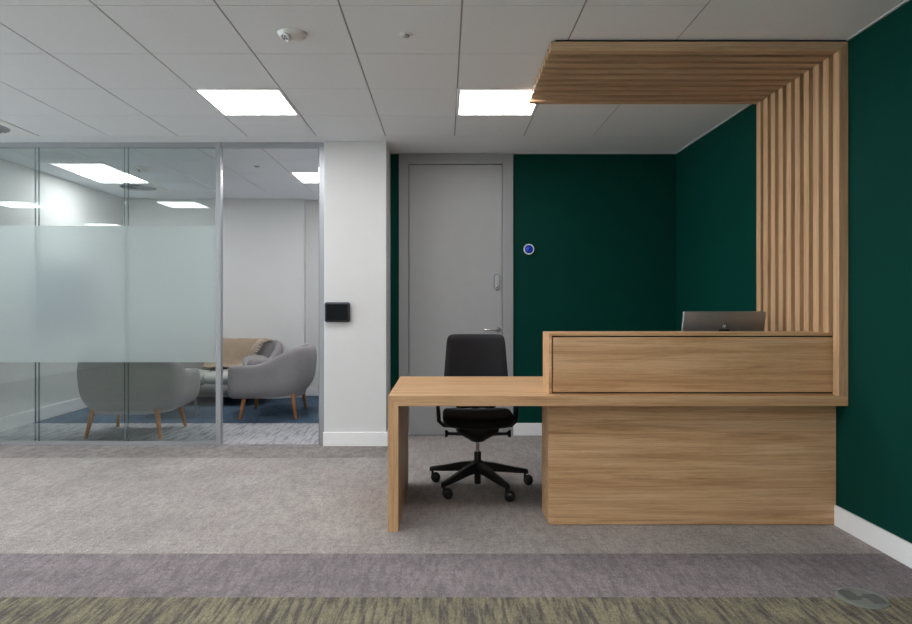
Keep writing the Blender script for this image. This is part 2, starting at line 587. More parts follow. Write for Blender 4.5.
for x in (-3.70, -2.89):
    for s in (-1, 1):
        obj('joint_strip', box(nb(), x + s * 0.016 - 0.0040, x + s * 0.016 + 0.0040, YP + 0.0002, YP + 0.012, 0.03, HZ0), M['joint'], part)
    obj('joint_glass', box(nb(), x - 0.0115, x + 0.0115, YP, YP + 0.01, 0.03, HZ0), M['glass'], part)

# open doorway of the meeting room
dw = sroot('door_2', (-1.6, YG, 0), 'open doorway of the meeting room')
obj('door_head', box(nb(), -2.030, -1.087, Y0, Y1, HZ0, CZ, 0.002), M['alu'], dw)
obj('jamb', box(nb(), -1.137, -1.087, Y0 - 0.01, Y1 + 0.02, 0, HZ0, 0.002), M['alu'], dw)
obj('door_stop', box(nb(), -1.147, -1.137, YG + 0.0, YG + 0.02, 0, HZ0), M['alu_dark'], dw)
bm = nb()
box(bm, -1.144, -1.137, Y0 - 0.008, YG - 0.002, 2.40, 2.51, 0.001)
obj('hinge', bm, M['chrome'], dw, label='upper steel hinge')
obj('hinge', box(nb(), -1.144, -1.137, Y0 - 0.008, YG - 0.002, 0.25, 0.36, 0.001), M['chrome'], dw)
obj('strike_plate', box(nb(), -2.030, -2.026, Y0 - 0.005, YG + 0.01, 2.39, 2.49, 0.001), M['chrome'], dw)

# ---------------------------------------------------------------- grey door in the alcove
dr = sroot('door_1', (0.107, YB, 0), 'tall grey door in the alcove')
bm = nb()
for (x0, x1, z0, z1) in ((-0.447, -0.352, 0, CZ - 0.006), (0.556, 0.661, 0, CZ - 0.006), (-0.352, 0.556, 2.632, CZ - 0.006)):
    box(bm, x0, x1, YB - 0.022, YB + 0.10, z0, z1, 0.003)
obj('door_frame', bm, M['doorframe'], dr)
obj('door_leaf', box(nb(), -0.348, 0.552, YB + 0.0, YB + 0.045, 0.006, 2.628, 0.002), M['door'], dr)
obj('threshold', box(nb(), -0.352, 0.556, YB, YB + 0.05, 0, 0.005), M['alu_dark'], dr)
# lever handle
hz = 1.256 - (329.5 - 306) / 102.9
bm = nb()
hx = (498 - 445) * YB / FPX
lathe(bm, [(0, 0.010), (0.024, 0.010), (0.026, 0.006), (0.026, 0.0)], (hx, YB, hz), 24, rot=Matrix.Rotation(PI / 2, 3, 'X'))
ring_tube(bm, [(hx, YB - 0.008, hz), (hx, YB - 0.045, hz), (hx - 0.010, YB - 0.055, hz), (hx - 0.14, YB - 0.055, hz)], [0.009, 0.009, 0.010, 0.009], 12)
obj('door_handle', bm, M['chrome'], dr, True)
# pill shaped lock plate
lz, lx = 1.256 - (282 - 306) / 102.9, (496.7 - 445) * YB / FPX
bm = nb()
def pill(bm, cx, cz, hw, hh, y0, y1, n=12):
    pts = []
    for k in range(n + 1):
        a = PI * k / n
        pts.append((cx + hw * math.cos(a), cz + hh - hw + hw * math.sin(a)))
    for k in range(n + 1):
        a = PI + PI * k / n
        pts.append((cx + hw * math.cos(a), cz - hh + hw + hw * math.sin(a)))
    f0 = [bm.verts.new((x, y0, z)) for x, z in pts]
    f1 = [bm.verts.new((x, y1, z)) for x, z in pts]
    bm.faces.new(f0)
    bm.faces.new(f1[::-1])
    for k in range(len(pts)):
        bm.faces.new((f0[k], f0[(k + 1) % len(pts)], f1[(k + 1) % len(pts)], f1[k]))
pill(bm, lx, lz, 0.028, 0.080, YB - 0.016, YB)
lk = obj('lock_plate', bm, M['alu_dark'], dr)
bm = nb()
pill(bm, lx, lz, 0.021, 0.072, YB - 0.020, YB - 0.016)
obj('lock_cover', bm, M['alu'], lk)
bm = nb()
lathe(bm, [(0, 0.014), (0.012, 0.012), (0.016, 0.0)], (lx, YB - 0.020, lz - 0.045), 20, rot=Matrix.Rotation(PI / 2, 3, 'X'))
obj('lock_knob', bm, M['chrome'], lk, True)

# ---------------------------------------------------------------- ceiling lights
def ceiling_light(x, y, label):
    t = thing('ceiling_light', (x, y, CZ), label, 'ceiling light', 'recessed square light panels')
    f = nb()
    h = 0.298
    for (x0, x1, y0, y1) in ((-h, h, -h, -h + 0.020), (-h, h, h - 0.020, h), (-h, -h + 0.020, -h + 0.020, h - 0.020), (h - 0.020, h, -h + 0.020, h - 0.020)):
        box(f, x + x0, x + x1, y + y0, y + y1, CZ - 0.003, CZ + 0.018)
    obj('frame', f, M['skirting'], t)
    k = h - 0.020
    obj('diffuser', box(nb(), x - k, x + k, y - k, y + k, CZ + 0.001, CZ + 0.012), M['panel'], t)
    return t
LL = {(-1.71, 4.35): 'square light panel in the reception ceiling, above the doorway of the glass room',
      (-4.11, 1.95): 'square light panel mirrored in the clear upper glass, right of the middle joint',
      (-6.51, 1.95): 'square light panel mirrored in the upper glass at the left picture edge',
      (-6.51, -0.45): 'square light panel mirrored as a thin sliver just above the frosted band',
      (0.09, 4.35): 'square light panel partly hidden by the left end of the oak slats'}
seen_room = {lights_room[0]: 'square light panel seen through the open doorway, cut off by its right jamb',
             lights_room[1]: 'square light panel behind the clear upper glass of the partition'}
for (x, y) in lights_rec:
    key = (round(1.29 - (1.29 - x) * 0.6 / 0.603 - 0.3, 2), round(y - 0.27, 2))
    ceiling_light(x, y, LL.get(key, 'square light panel of the reception ceiling outside the picture'))
for k in lights_room:
    ceiling_light(k[0], k[1], seen_room[k])

# ---------------------------------------------------------------- swirl air diffusers
def vent(x, y, label):
    t = thing('ceiling_vent', (x, y, CZ), label, 'vent', 'round swirl air vents on square plates')
    bm = nb()
    n = 48
    h = 0.297
    R = 0.212
    inner, outer, outer2 = [], [], []
    for k in range(n):
        a = 2 * PI * k / n
        c, s = math.cos(a), math.sin(a)
        q = h / max(abs(c), abs(s))
        inner.append(bm.verts.new((x + R * c, y + R * s, CZ - 0.004)))
        outer.append(bm.verts.new((x + q * c, y + q * s, CZ - 0.004)))
        outer2.append(bm.verts.new((x + q * c, y + q * s, CZ + 0.012)))
    inner2 = [bm.verts.new((v.co.x, v.co.y, CZ + 0.018)) for v in inner]
    for k in range(n):
        j = (k + 1) % n
        bm.faces.new((inner[k], inner[j], outer[j], outer[k]))
        bm.faces.new((outer[k], outer[j], outer2[j], outer2[k]))
        bm.faces.new((inner2[k], inner2[j], inner[j], inner[k]))
    obj('plate', bm, M['skirting'], t)
    bm = nb()
    lathe(bm, [(0, CZ + 0.016), (0.211, CZ + 0.016), (0.211, CZ + 0.019), (0, CZ + 0.019)], (x, y, 0), 32)
    obj('plenum', bm, M['black'], t)
    bm = nb()
    for k in range(22):
        a = 2 * PI * k / 22
        for r0, r1 in ((0.05, 0.125), (0.135, 0.208)):
            d = Vector((math.cos(a), math.sin(a), 0))
            e = Vector((-d.y, d.x, 0))
            wd = 0.010 if r0 < 0.1 else 0.016
            c = Vector((x, y, CZ))
            q = [c + d * r0 - e * wd * 0.5 + Vector((0, 0, 0.008)), c + d * r1 - e * wd + Vector((0, 0, 0.010)),
                 c + d * r1 + e * wd * 0.4 + Vector((0, 0, -0.004)), c + d * r0 + e * wd * 0.4 + Vector((0, 0, -0.002))]
            v0 = [bm.verts.new(p) for p in q]
            v1 = [bm.verts.new(p + Vector((0, 0, 0.0015))) for p in q]
            bm.faces.new(v0)
            bm.faces.new(v1[::-1])
            for i in range(4):
                bm.faces.new((v0[i], v0[(i + 1) % 4], v1[(i + 1) % 4], v1[i]))
    lathe(bm, [(0, CZ - 0.004), (0.05, CZ - 0.004), (0.05, CZ + 0.010), (0, CZ + 0.010)], (x, y, 0), 24)
    obj('swirl_blades', bm, M['alu'], t)
    return t
vent(gx(-3.81), 5.22, 'round swirl air vent on a square plate, cut off by the left picture edge')
vent(gx(-3.81), 7.92, 'round swirl air vent on a square plate behind the glass partition')

# ---------------------------------------------------------------- small ceiling devices
def spot_light(x, y, label, s=1.0, flip=1):
    t = thing('emergency_light', (x, y, CZ), label, 'emergency light')
    bm = nb()
    lathe(bm, [(0.082 * s, CZ), (0.080 * s, CZ - 0.008 * s), (0.068 * s, CZ - 0.024 * s), (0.045 * s, CZ - 0.036 * s), (0, CZ - 0.041 * s)], (x, y, 0), 32, 1.0, 0.78)
    obj('housing', bm, M['skirting'], t, True, angle=60)
    rot = Matrix.Rotation(math.radians(35) * flip, 3, 'Y') @ Matrix.Rotation(math.radians(-30), 3, 'X')
    c = Vector((x - 0.022 * s * flip, y - 0.03 * s, CZ - 0.030 * s))
    bm = nb()
    lathe(bm, [(0.027 * s, 0.0), (0.027 * s, -0.014 * s), (0.022 * s, -0.018 * s), (0.019 * s, -0.012 * s), (0, -0.012 * s)], c, 24, rot=rot)
    lc = obj('lens_collar', bm, M['skirting'], t, True)
    bm = nb()
    for k in range(3):
        a = 2 * PI * k / 3
        q = rot @ Vector((0.009 * s * math.cos(a), 0.009 * s * math.sin(a), -0.013 * s))
        lathe(bm, [(0, -0.006 * s), (0.0065 * s, -0.003 * s), (0.0065 * s, 0.001)], c + q, 12, rot=rot)
    obj('lens', bm, M['alu_dark'], lc, True)
spot_light(-0.83, 3.44, 'white oval emergency spotlight on the ceiling tile near the top of the picture')
spot_light(-3.21, 6.75, 'small white emergency spotlight on the meeting room ceiling behind the glass', 1.1)

def sensor(x, y, label, r=0.036):
    t = thing('ceiling_sensor', (x, y, CZ), label, 'sensor')
    bm = nb()
    lathe(bm, [(r, CZ), (r * 0.97, CZ - 0.004), (r * 0.72, CZ - 0.006), (r * 0.66, CZ - 0.003), (0, CZ - 0.003)], (x, y, 0), 28)
    obj('bezel', bm, M['skirting'], t, True)
    bm = nb()
    lathe(bm, [(r * 0.56, CZ - 0.003), (r * 0.5, CZ - 0.010), (r * 0.2, CZ - 0.014), (0, CZ - 0.015)], (x, y, 0), 24)
    obj('lens', bm, M['steel'], t, True)
sensor(-0.212, 3.46, 'small round presence sensor on the ceiling tile right of the emergency light')
sensor(-1.99, 6.70, 'tiny round ceiling sensor seen through the open doorway', 0.045)

# ---------------------------------------------------------------- reception desk
DZ0, DZ1 = 0.700, 0.755
YF = 3.52
desk = thing('reception_desk', (0.96, 4.0, 0), 'long oak reception desk with open table end and panelled front', 'desk')
# worktop: mitred slab
def prism_xz(P, y0, y1):
    bm = nb()
    a = [bm.verts.new((x, y0, z)) for x, z in P]
    b_ = [bm.verts.new((x, y1, z)) for x, z in P]
    bm.faces.new(a)
    bm.faces.new(b_[::-1])
    for i in range(len(P)):
        bm.faces.new((a[i], b_[i], b_[(i + 1) % len(P)], a[(i + 1) % len(P)]))
    return bm
obj('worktop', prism_xz([(-0.317, DZ1), (XR - 0.003, DZ1), (XR - 0.003, DZ0), (-0.2592, DZ0)], YF, 4.50), M['oakx'], desk)
obj('side_leg', prism_xz([(-0.317, 0), (-0.317, DZ1 - 0.0012), (-0.2602, DZ0 - 0.0004), (-0.2602, 0)], YF, 4.50), M['oakz'], desk)
bm = nb()
box(bm, 0.593, 2.240, 3.625, 3.87, 0.004, DZ0, 0.0012, 1)
obj('front_panel', bm, M['oakx2'], desk)
obj('plinth', box(nb(), 0.60, 2.222, 3.640, 3.86, 0.0, 0.004), M['black'], desk, label='dark recessed plinth')
# raised upstand, an open frame with an inset panel
HT = 1.103
ux0, ux1, uy0, uy1 = 0.593, 2.2415, 3.612, 3.838
bm = nb()
box(bm, ux0, ux1, uy0, uy1, HT - 0.017, HT, 0.0012, 1)
box(bm, ux0, ux0 + 0.017, uy0, uy1, DZ1, HT - 0.017, 0.0012, 1)
box(bm, ux1 - 0.017, ux1, uy0, uy1, DZ1, HT - 0.017, 0.0012, 1)
hut = obj('upstand_frame', bm, M['oakx3'], desk)
obj('upstand_panel', box(nb(), ux0 + 0.024, ux1 - 0.024, uy0 + 0.004, uy0 + 0.024, DZ1 + 0.009, HT - 0.025, 0.001, 1), M['oakx3'], desk)
obj('upstand_gap_shade', box(nb(), ux0 + 0.0175, ux1 - 0.0175, uy0 + 0.025, uy0 + 0.035, DZ1, HT - 0.0175), M['black'], desk, label='dark shadow gap')  # black board painting in the shade of the gap round the panel

# ---------------------------------------------------------------- slatted canopy: ten mitred frames
can = thing('slatted_canopy', (2.2, 3.98, DZ1), 'oak slatted canopy rising beside the green wall and folding over the desk under the ceiling', 'slatted canopy')
SW = 0.050      # slat size in the picture plane
XL_S = 0.588
ZT = CZ - 0.012
for k in range(10):
    y0 = YF + 0.0977 * k
    y1 = y0 + 0.055
    zb = HT if k in (1, 2, 3) else DZ1
    bm = nb()
    # L shaped profile, mitred at the outer corner
    P = [(XL_S, ZT), (XR - 0.003, ZT), (XR - 0.003, zb), (XR - 0.003 - SW, zb), (XR - 0.003 - SW, ZT - SW), (XL_S, ZT - SW)]
    a = [bm.verts.new((x, y0, z)) for x, z in P]
    b_ = [bm.verts.new((x, y1, z)) for x, z in P]
    # horizontal leg uses material 0, upright uses 1
    def quad(vs, mi):
        f = bm.faces.new(vs)
        f.material_index = mi
    quad((a[0], a[1], a[4], a[5]), 0)
    quad((a[1], a[2], a[3], a[4]), 1)
    quad((b_[5], b_[4], b_[1], b_[0]), 0)
    quad((b_[4], b_[3], b_[2], b_[1]), 1)
    quad((a[0], b_[0], b_[1], a[1]), 0)
    quad((a[1], b_[1], b_[2], a[2]), 1)
    quad((a[2], b_[2], b_[3], a[3]), 1)
    quad((a[3], b_[3], b_[4], a[4]), 1)
    quad((a[4], b_[4], b_[5], a[5]), 0)
    quad((a[5], b_[5], b_[0], a[0]), 0)
    obj('slat', bm, [M['slatx_shade'], M['slat']], can)
obj('dark_board', box(nb(), XL_S + 0.03, XR - 0.001, YF + 0.006, YF + 0.93, ZT + 0.0005, CZ - 0.0005), M['black'], can, label='thin dark board above the slats')  # dark board filling the gap between slats and ceiling

# ---------------------------------------------------------------- monitor
mon = thing('computer_monitor', (1.82, 4.10, DZ1), 'slim silver-grey monitor seen from behind above the raised desk front', 'monitor')
tilt = Matrix.Rotation(math.radians(12), 3, 'X')
mc = Vector((1.775, 4.055, 1.065))
def tilted(bm):
    for v in bm.verts:
        v.co = mc + tilt @ v.co
    return bm
obj('housing', tilted(box(nb(), -0.262, 0.262, -0.012, 0.010, -0.160, 0.160, 0.005, 3)), M['steel'], mon, True)
obj('screen', tilted(box(nb(), -0.256, 0.256, 0.0102, 0.0122, -0.150, 0.154)), M['screen'], mon)
bm = nb()
box(bm, -0.032, 0.032, -0.030, -0.0125, -0.150, 0.048, 0.006, 2)
obj('stand_collar', tilted(bm), M['black'], mon, True)
# round maker's mark: disc with slanted letters
bm = nb()
lathe(bm, [(0, 0.0012), (0.017, 0.0012), (0.0175, 0.0)], (0, -0.012, 0.069), 28, rot=Matrix.Rotation(PI / 2, 3, 'X'))
lg = obj('round_logo', tilted(bm), M['alu_dark'], mon, True)
def letter_mesh():
    bm = nb()
    def bar(x0, z0, x1, z1, wd=0.0022):
        d = Vector((x1 - x0, 0, z1 - z0))
        n_ = Vector((-d.z, 0, d.x)).normalized() * wd * 0.5
        p = [Vector((x0, -0.0134, z0)), Vector((x1, -0.0134, z1))]
        vs = [p[0] - n_, p[0] + n_, p[1] + n_, p[1] - n_]
        f0 = [bm.verts.new(v) for v in vs]
        f1 = [bm.verts.new(v + Vector((0, -0.0006, 0))) for v in vs]
        bm.faces.new(f0)
        bm.faces.new(f1[::-1])
        for i in range(4):
            bm.faces.new((f0[i], f0[(i + 1) % 4], f1[(i + 1) % 4], f1[i]))
    z = 0.069
    bar(-0.0095, z - 0.006, -0.0055, z + 0.015)     # h
    bar(-0.0080, z + 0.006, -0.0025, z + 0.006)
    bar(-0.0025, z + 0.006, -0.0045, z - 0.006)
    bar(0.0015, z - 0.015, 0.0055, z + 0.006)       # p
    bar(0.0055, z + 0.006, 0.0105, z + 0.006)
    bar(0.0105, z + 0.006, 0.0085, z - 0.005)
    bar(0.0085, z - 0.005, 0.0035, z - 0.005)
    return bm
lo = obj('letters', tilted(letter_mesh()), M['skirting'], lg)
bm = nb()
box(bm, 1.775 - 0.02, 1.775 + 0.02, 4.065, 4.09, DZ1 + 0.008, 0.98, 0.004, 2)
obj('stand_neck', bm, M['steel'], mon, True)
obj('stand_foot', box(nb(), 1.775 - 0.12, 1.775 + 0.12, 3.99, 4.17, DZ1, DZ1 + 0.010, 0.004, 2), M['steel'], mon, True)

# ---------------------------------------------------------------- wall tablet
tb = thing('wall_tablet', (-0.957, 5.685, 1.2), 'small black touch panel with rounded corners on the white pier', 'touch panel')
obj('housing', box(nb(), -1.077, -0.848, 5.640, 5.683, 1.112, 1.290, 0.019, 4), M['black_rim'], tb, True, label='charcoal rounded frame')
obj('screen', box(nb(), -1.057, -0.866, 5.6385, 5.6405, 1.130, 1.272), M['screen'], tb)
obj('wall_bracket', box(nb(), -1.02, -0.90, 5.683, 5.685, 1.14, 1.26), M['black'], tb)

# ---------------------------------------------------------------- blue round wall device
bx, bz = (528.5 - 445) * YB / FPX, 1.256 + (306 - 249.5) / 102.9
bt = thing('wall_call_point', (bx, YB, bz), 'round blue device with a white ring on the green wall right of the door', 'wall device')
rx = Matrix.Rotation(PI / 2, 3, 'X')
bm = nb()
lathe(bm, [(0.044, 0.0), (0.046, 0.004), (0.052, 0.030), (0.050, 0.036), (0.044, 0.036), (0.042, 0.030), (0, 0.030)], (bx, YB, bz), 32, rot=rx)
obj('ring', bm, M['skirting'], bt, True)
bm = nb()
lathe(bm, [(0.041, 0.030), (0.038, 0.042), (0.024, 0.052), (0, 0.056)], (bx, YB, bz), 32, rot=rx)
obj('lens', bm, M['blue'], bt, True, label='glossy blue dome')

# ---------------------------------------------------------------- floor box
fb = thing('floor_box', (1.80, 2.72, 0), 'round metal floor socket cover with ribbed inserts set in the carpet', 'floor socket')
bm = nb()
lathe(bm, [(0.118, 0.0), (0.118, 0.003), (0.110, 0.006), (0.103, 0.006), (0.101, 0.003), (0.099, 0.0)], (1.80, 2.72, 0), 48)
obj('rim', bm, M['lidsteel'], fb, True)
bm = nb()
lathe(bm, [(0, 0.004), (0.100, 0.004), (0.100, 0.0)], (1.80, 2.72, 0), 48)
obj('lid', bm, M['lidsteel'], fb)
for (cx, cy) in ((1.748, 2.745), (1.852, 2.700)):
    bm = nb()
    for i in range(9):
        box(bm, cx - 0.036, cx + 0.036, cy - 0.052 + i * 0.0122, cy - 0.052 + i * 0.0122 + 0.0075, 0.0042, 0.0062)
    obj('ribbed_insert', bm, M['hatch'], fb)
bm = nb()
box(bm, 1.80 - 0.018, 1.80 + 0.018, 2.715, 2.73, 0.0042, 0.0062)
obj('latch', bm, M['hatch'], fb)

fb.scale = (0.84, 0.84, 1)
fb.location.x = 1.792

# ---------------------------------------------------------------- task chair
def round_pad(bm, hw, hd, z0, z1, shape, n=28, exp=4.0, cx=0, cy=0):
    """cushion: superellipse outline with rounded edge, shape(x,y) gives z offset"""
    T = []
    th = z1 - z0
    prof = [(0.0, z0), (0.80, z0), (0.93, z0 + th * 0.10), (0.985, z0 + th * 0.30), (1.0, z0 + th * 0.55), (0.985, z0 + th * 0.80), (0.93, z0 + th * 0.95), (0.80, z1), (0.5, z1), (0.25, z1), (0.0, z1)]
    rings = []
    for s, z in prof:
        if s == 0:
            rings.append([bm.verts.new((cx, cy, z + shape(0, 0)))])
            continue
        rg = []
        for k in range(n):
            a = 2 * PI * k / n
            c, q = math.cos(a), math.sin(a)
            r = (abs(c) ** exp + abs(q) ** exp) ** (-1 / exp)
            x, y = hw * s * r * c, hd * s * r * q
            rg.append(bm.verts.new((cx + x, cy + y, z + shape(x, y))))
        rings.append(rg)
    for a, b_ in zip(rings, rings[1:]):
        for k in range(n):
            j = (k + 1) % n
            if len(a) == 1:
                bm.faces.new((a[0], b_[k], b_[j]))
            elif len(b_) == 1:
                bm.faces.new((a[k], a[j], b_[0]))
            else:
                bm.faces.new((a[k], a[j], b_[j], b_[k]))
    return bm

CX, CY = 0.226, 4.385
tc_ = thing('task_chair', (CX, CY, 0), 'black office swivel chair with armrests tucked under the open end of the desk', 'chair')
# seat
bm = round_pad(nb(), 0.242, 0.235, 0.445, 0.515, lambda x, y: 0.25 * x * x + (0.0 if y > -0.12 else -0.7 * (y + 0.12) ** 2), exp=7, cx=CX, cy=CY - 0.01)
obj('seat', bm, M['seatfab'], tc_, True, angle=60)
bm = round_pad(nb(), 0.19, 0.18, 0.430, 0.450, lambda x, y: 0.2 * x * x, exp=4, cx=CX, cy=CY - 0.005)
obj('seat_shell', bm, M['black'], tc_, True, angle=60)
# backrest : upright curved pad
def back_pad(hw0, hw1, z0, z1, y, th, m, name, curve=0.06):
    bm = nb()
    nx, nz = 18, 16
    F, B = [], []
    for j in range(nz + 1):
        v = j / nz
        # rounded outline
        rf, rb = [], []
        for i in range(nx + 1):
            u = -1 + 2 * i / nx
            hw = hw0 + (hw1 - hw0) * v
            e = 1.0
            dz = 0.0
            if v > 0.93:
                pass
            x = u * hw
            z = z0 + (z1 - z0) * v
            # round the corners by pulling in the ends
            cu, cv = abs(u), abs(2 * v - 1)
            k = (cu ** 14 + cv ** 14)
            if k > 1:
                s = k ** (-1 / 14)
                x *= s
                z = (z0 + z1) / 2 + (z - (z0 + z1) / 2) * s
            edge = max(0.0, 1 - min(1.0, (1 - max(cu, cv)) / 0.14))
            t2 = th * (1 - 0.75 * edge ** 2) / 2
            yy = y + (-curve) * u * u + 0.05 * v * v + 0.02 * math.sin(v * PI)
            rf.append(bm.verts.new((CX + x, yy - t2, z)))
            rb.append(bm.verts.new((CX + x, yy + t2, z)))
        F.append(rf)
        B.append(rb)
    for j in range(nz):
        for i in range(nx):
            bm.faces.new((F[j][i], F[j][i + 1], F[j + 1][i + 1], F[j + 1][i]))
            bm.faces.new((B[j][i + 1], B[j][i], B[j + 1][i], B[j + 1][i + 1]))
    for j in range(nz):
        bm.faces.new((F[j][0], F[j + 1][0], B[j + 1][0], B[j][0]))
        bm.faces.new((F[j + 1][nx], F[j][nx], B[j][nx], B[j + 1][nx]))
    for i in range(nx):
        bm.faces.new((F[0][i + 1], F[0][i], B[0][i], B[0][i + 1]))
        bm.faces.new((F[nz][i], F[nz][i + 1], B[nz][i + 1], B[nz][i]))
    return obj(name, bm, m, tc_, True, angle=75)
back_pad(0.250, 0.210, 0.540, 1.048, CY + 0.265, 0.05, M['blackfab'], 'backrest')
back_pad(0.150, 0.172, 0.503, 1.01, CY + 0.297, 0.03, M['black'], 'back_shell', 0.055)
bm = nb()
ring_tube(bm, [(CX, CY + 0.02, 0.40), (CX, CY + 0.22, 0.40), (CX, CY + 0.30, 0.43), (CX, CY + 0.330, 0.52), (CX, CY + 0.325, 0.70)], [0.03, 0.032, 0.032, 0.03, 0.026], 12, 0.6)
obj('back_bracket', bm, M['black'], tc_, True)
# armrests
for s in (-1, 1):
    bm = nb()
    ring_tube(bm, [(CX + s * 0.14, CY + 0.02, 0.418), (CX + s * 0.235, CY + 0.02, 0.425), (CX + s * 0.268, CY + 0.02, 0.455), (CX + s * 0.283, CY + 0.01, 0.655)],
              [0.016, 0.018, 0.020, 0.016], 12, 0.75)
    obj('arm_post', bm, M['black'], tc_, True)
    obj('arm_pad', box(nb(), CX + s * 0.283 - 0.036, CX + s * 0.283 + 0.036, CY - 0.10, CY + 0.11, 0.650, 0.680, 0.010, 3), M['black'], tc_, True)
# mechanism with levers
bm = nb()
lathe(bm, [(0, 0.318), (0.045, 0.320), (0.060, 0.332), (0.135, 0.375), (0.150, 0.395), (0.150, 0.430), (0, 0.430)], (CX, CY, 0), 24, 1.0, 0.75)
obj('tilt_mechanism', bm, M['black'], tc_, True)
for s in (-1, 1):
    bm = nb()
    ring_tube(bm, [(CX + s * 0.08, CY - 0.03, 0.375), (CX + s * 0.200, CY - 0.03, 0.378), (CX + s * 0.212, CY - 0.03, 0.378), (CX + s * 0.226, CY - 0.03, 0.378)], [0.013, 0.010, 0.024, 0.027], 14)
    obj('lever', bm, M['black'], tc_, True)
bm = nb()
lathe(bm, [(0.013, 0.235), (0.013, 0.325)], (CX, CY, 0), 20)
obj('gas_lift', bm, M['chrome'], tc_, True)
bm = nb()
lathe(bm, [(0, 0.028), (0.021, 0.028), (0.023, 0.034), (0.025, 0.245), (0.022, 0.249), (0, 0.249)], (CX, CY, 0), 24)
obj('column_tube', bm, M['black'], tc_, True)
bm = nb()
lathe(bm, [(0, 0.110), (0.040, 0.112), (0.048, 0.125), (0.044, 0.178), (0.026, 0.190), (0, 0.190)], (CX, CY, 0), 24)
obj('base_hub', bm, M['black'], tc_, True)
for k in range(5):
    a = math.radians([228, 300, 12, 84, 156][k])
    d = Vector((math.cos(a), math.sin(a), 0))
    e = Vector((-d.y, d.x, 0))
    c = Vector((CX, CY, 0))
    R = 0.345
    bm = nb()
    # tapered leg with box section
    secs = [(0.03, 0.112, 0.180, 0.026), (0.12, 0.108, 0.166, 0.024), (0.26, 0.090, 0.130, 0.019), (R, 0.082, 0.112, 0.016), (R + 0.018, 0.074, 0.106, 0.012)]
    rg = []
    for (r, z0, z1, hw) in secs:
        ch = (z1 - z0) * 0.25
        pts = [(-hw, z0), (hw, z0), (hw, z1 - ch), (hw * 0.6, z1), (-hw * 0.6, z1), (-hw, z1 - ch)]
        rg.append([bm.verts.new(c + d * r + e * q + Vector((0, 0, z))) for q, z in pts])
    for p, q in zip(rg, rg[1:]):
        for i in range(6):
            bm.faces.new((p[i], p[(i + 1) % 6], q[(i + 1) % 6], q[i]))
    bm.faces.new(rg[0][::-1])
    bm.faces.new(rg[-1])
    lg_ = obj('base_leg', bm, M['black'], tc_, True)
    # caster: two wheels and hood; trailing direction varies
    ca = math.radians([10, -20, 0, 30, 5][k])
    w_ = Vector((math.cos(ca + PI / 2), math.sin(ca + PI / 2), 0))
    ctr = c + d * R + Vector((math.cos(ca), math.sin(ca), 0)) * 0.022
    q = Vector((0, 0, 1)).rotation_difference(w_).to_matrix()
    bm = nb()
    for s in (-1, 1):
        lathe(bm, [(0, -0.011), (0.024, -0.011), (0.0300, -0.007), (0.0300, 0.007), (0.024, 0.011), (0, 0.011)], ctr + w_ * 0.017 * s + Vector((0, 0, 0.0302)), 20, rot=q)
    lathe(bm, [(0, -0.028), (0.008, -0.028), (0.008, 0.028), (0, 0.028)], ctr + Vector((0, 0, 0.0302)), 12, rot=q)
    ring_tube(bm, [tuple(c + d * R + Vector((0, 0, 0.045))), tuple(c + d * R + Vector((0, 0, 0.086)))], 0.009, 10)
    # hood
    box_pts = []
    lathe(bm, [(0.014, -0.005), (0.034, -0.005), (0.034, 0.005), (0.014, 0.005)], ctr + Vector((0, 0, 0.0345)), 20, rot=q)
    cs = obj('caster', bm, M['black'], lg_, True)
    # keep it as a part of the chair itself

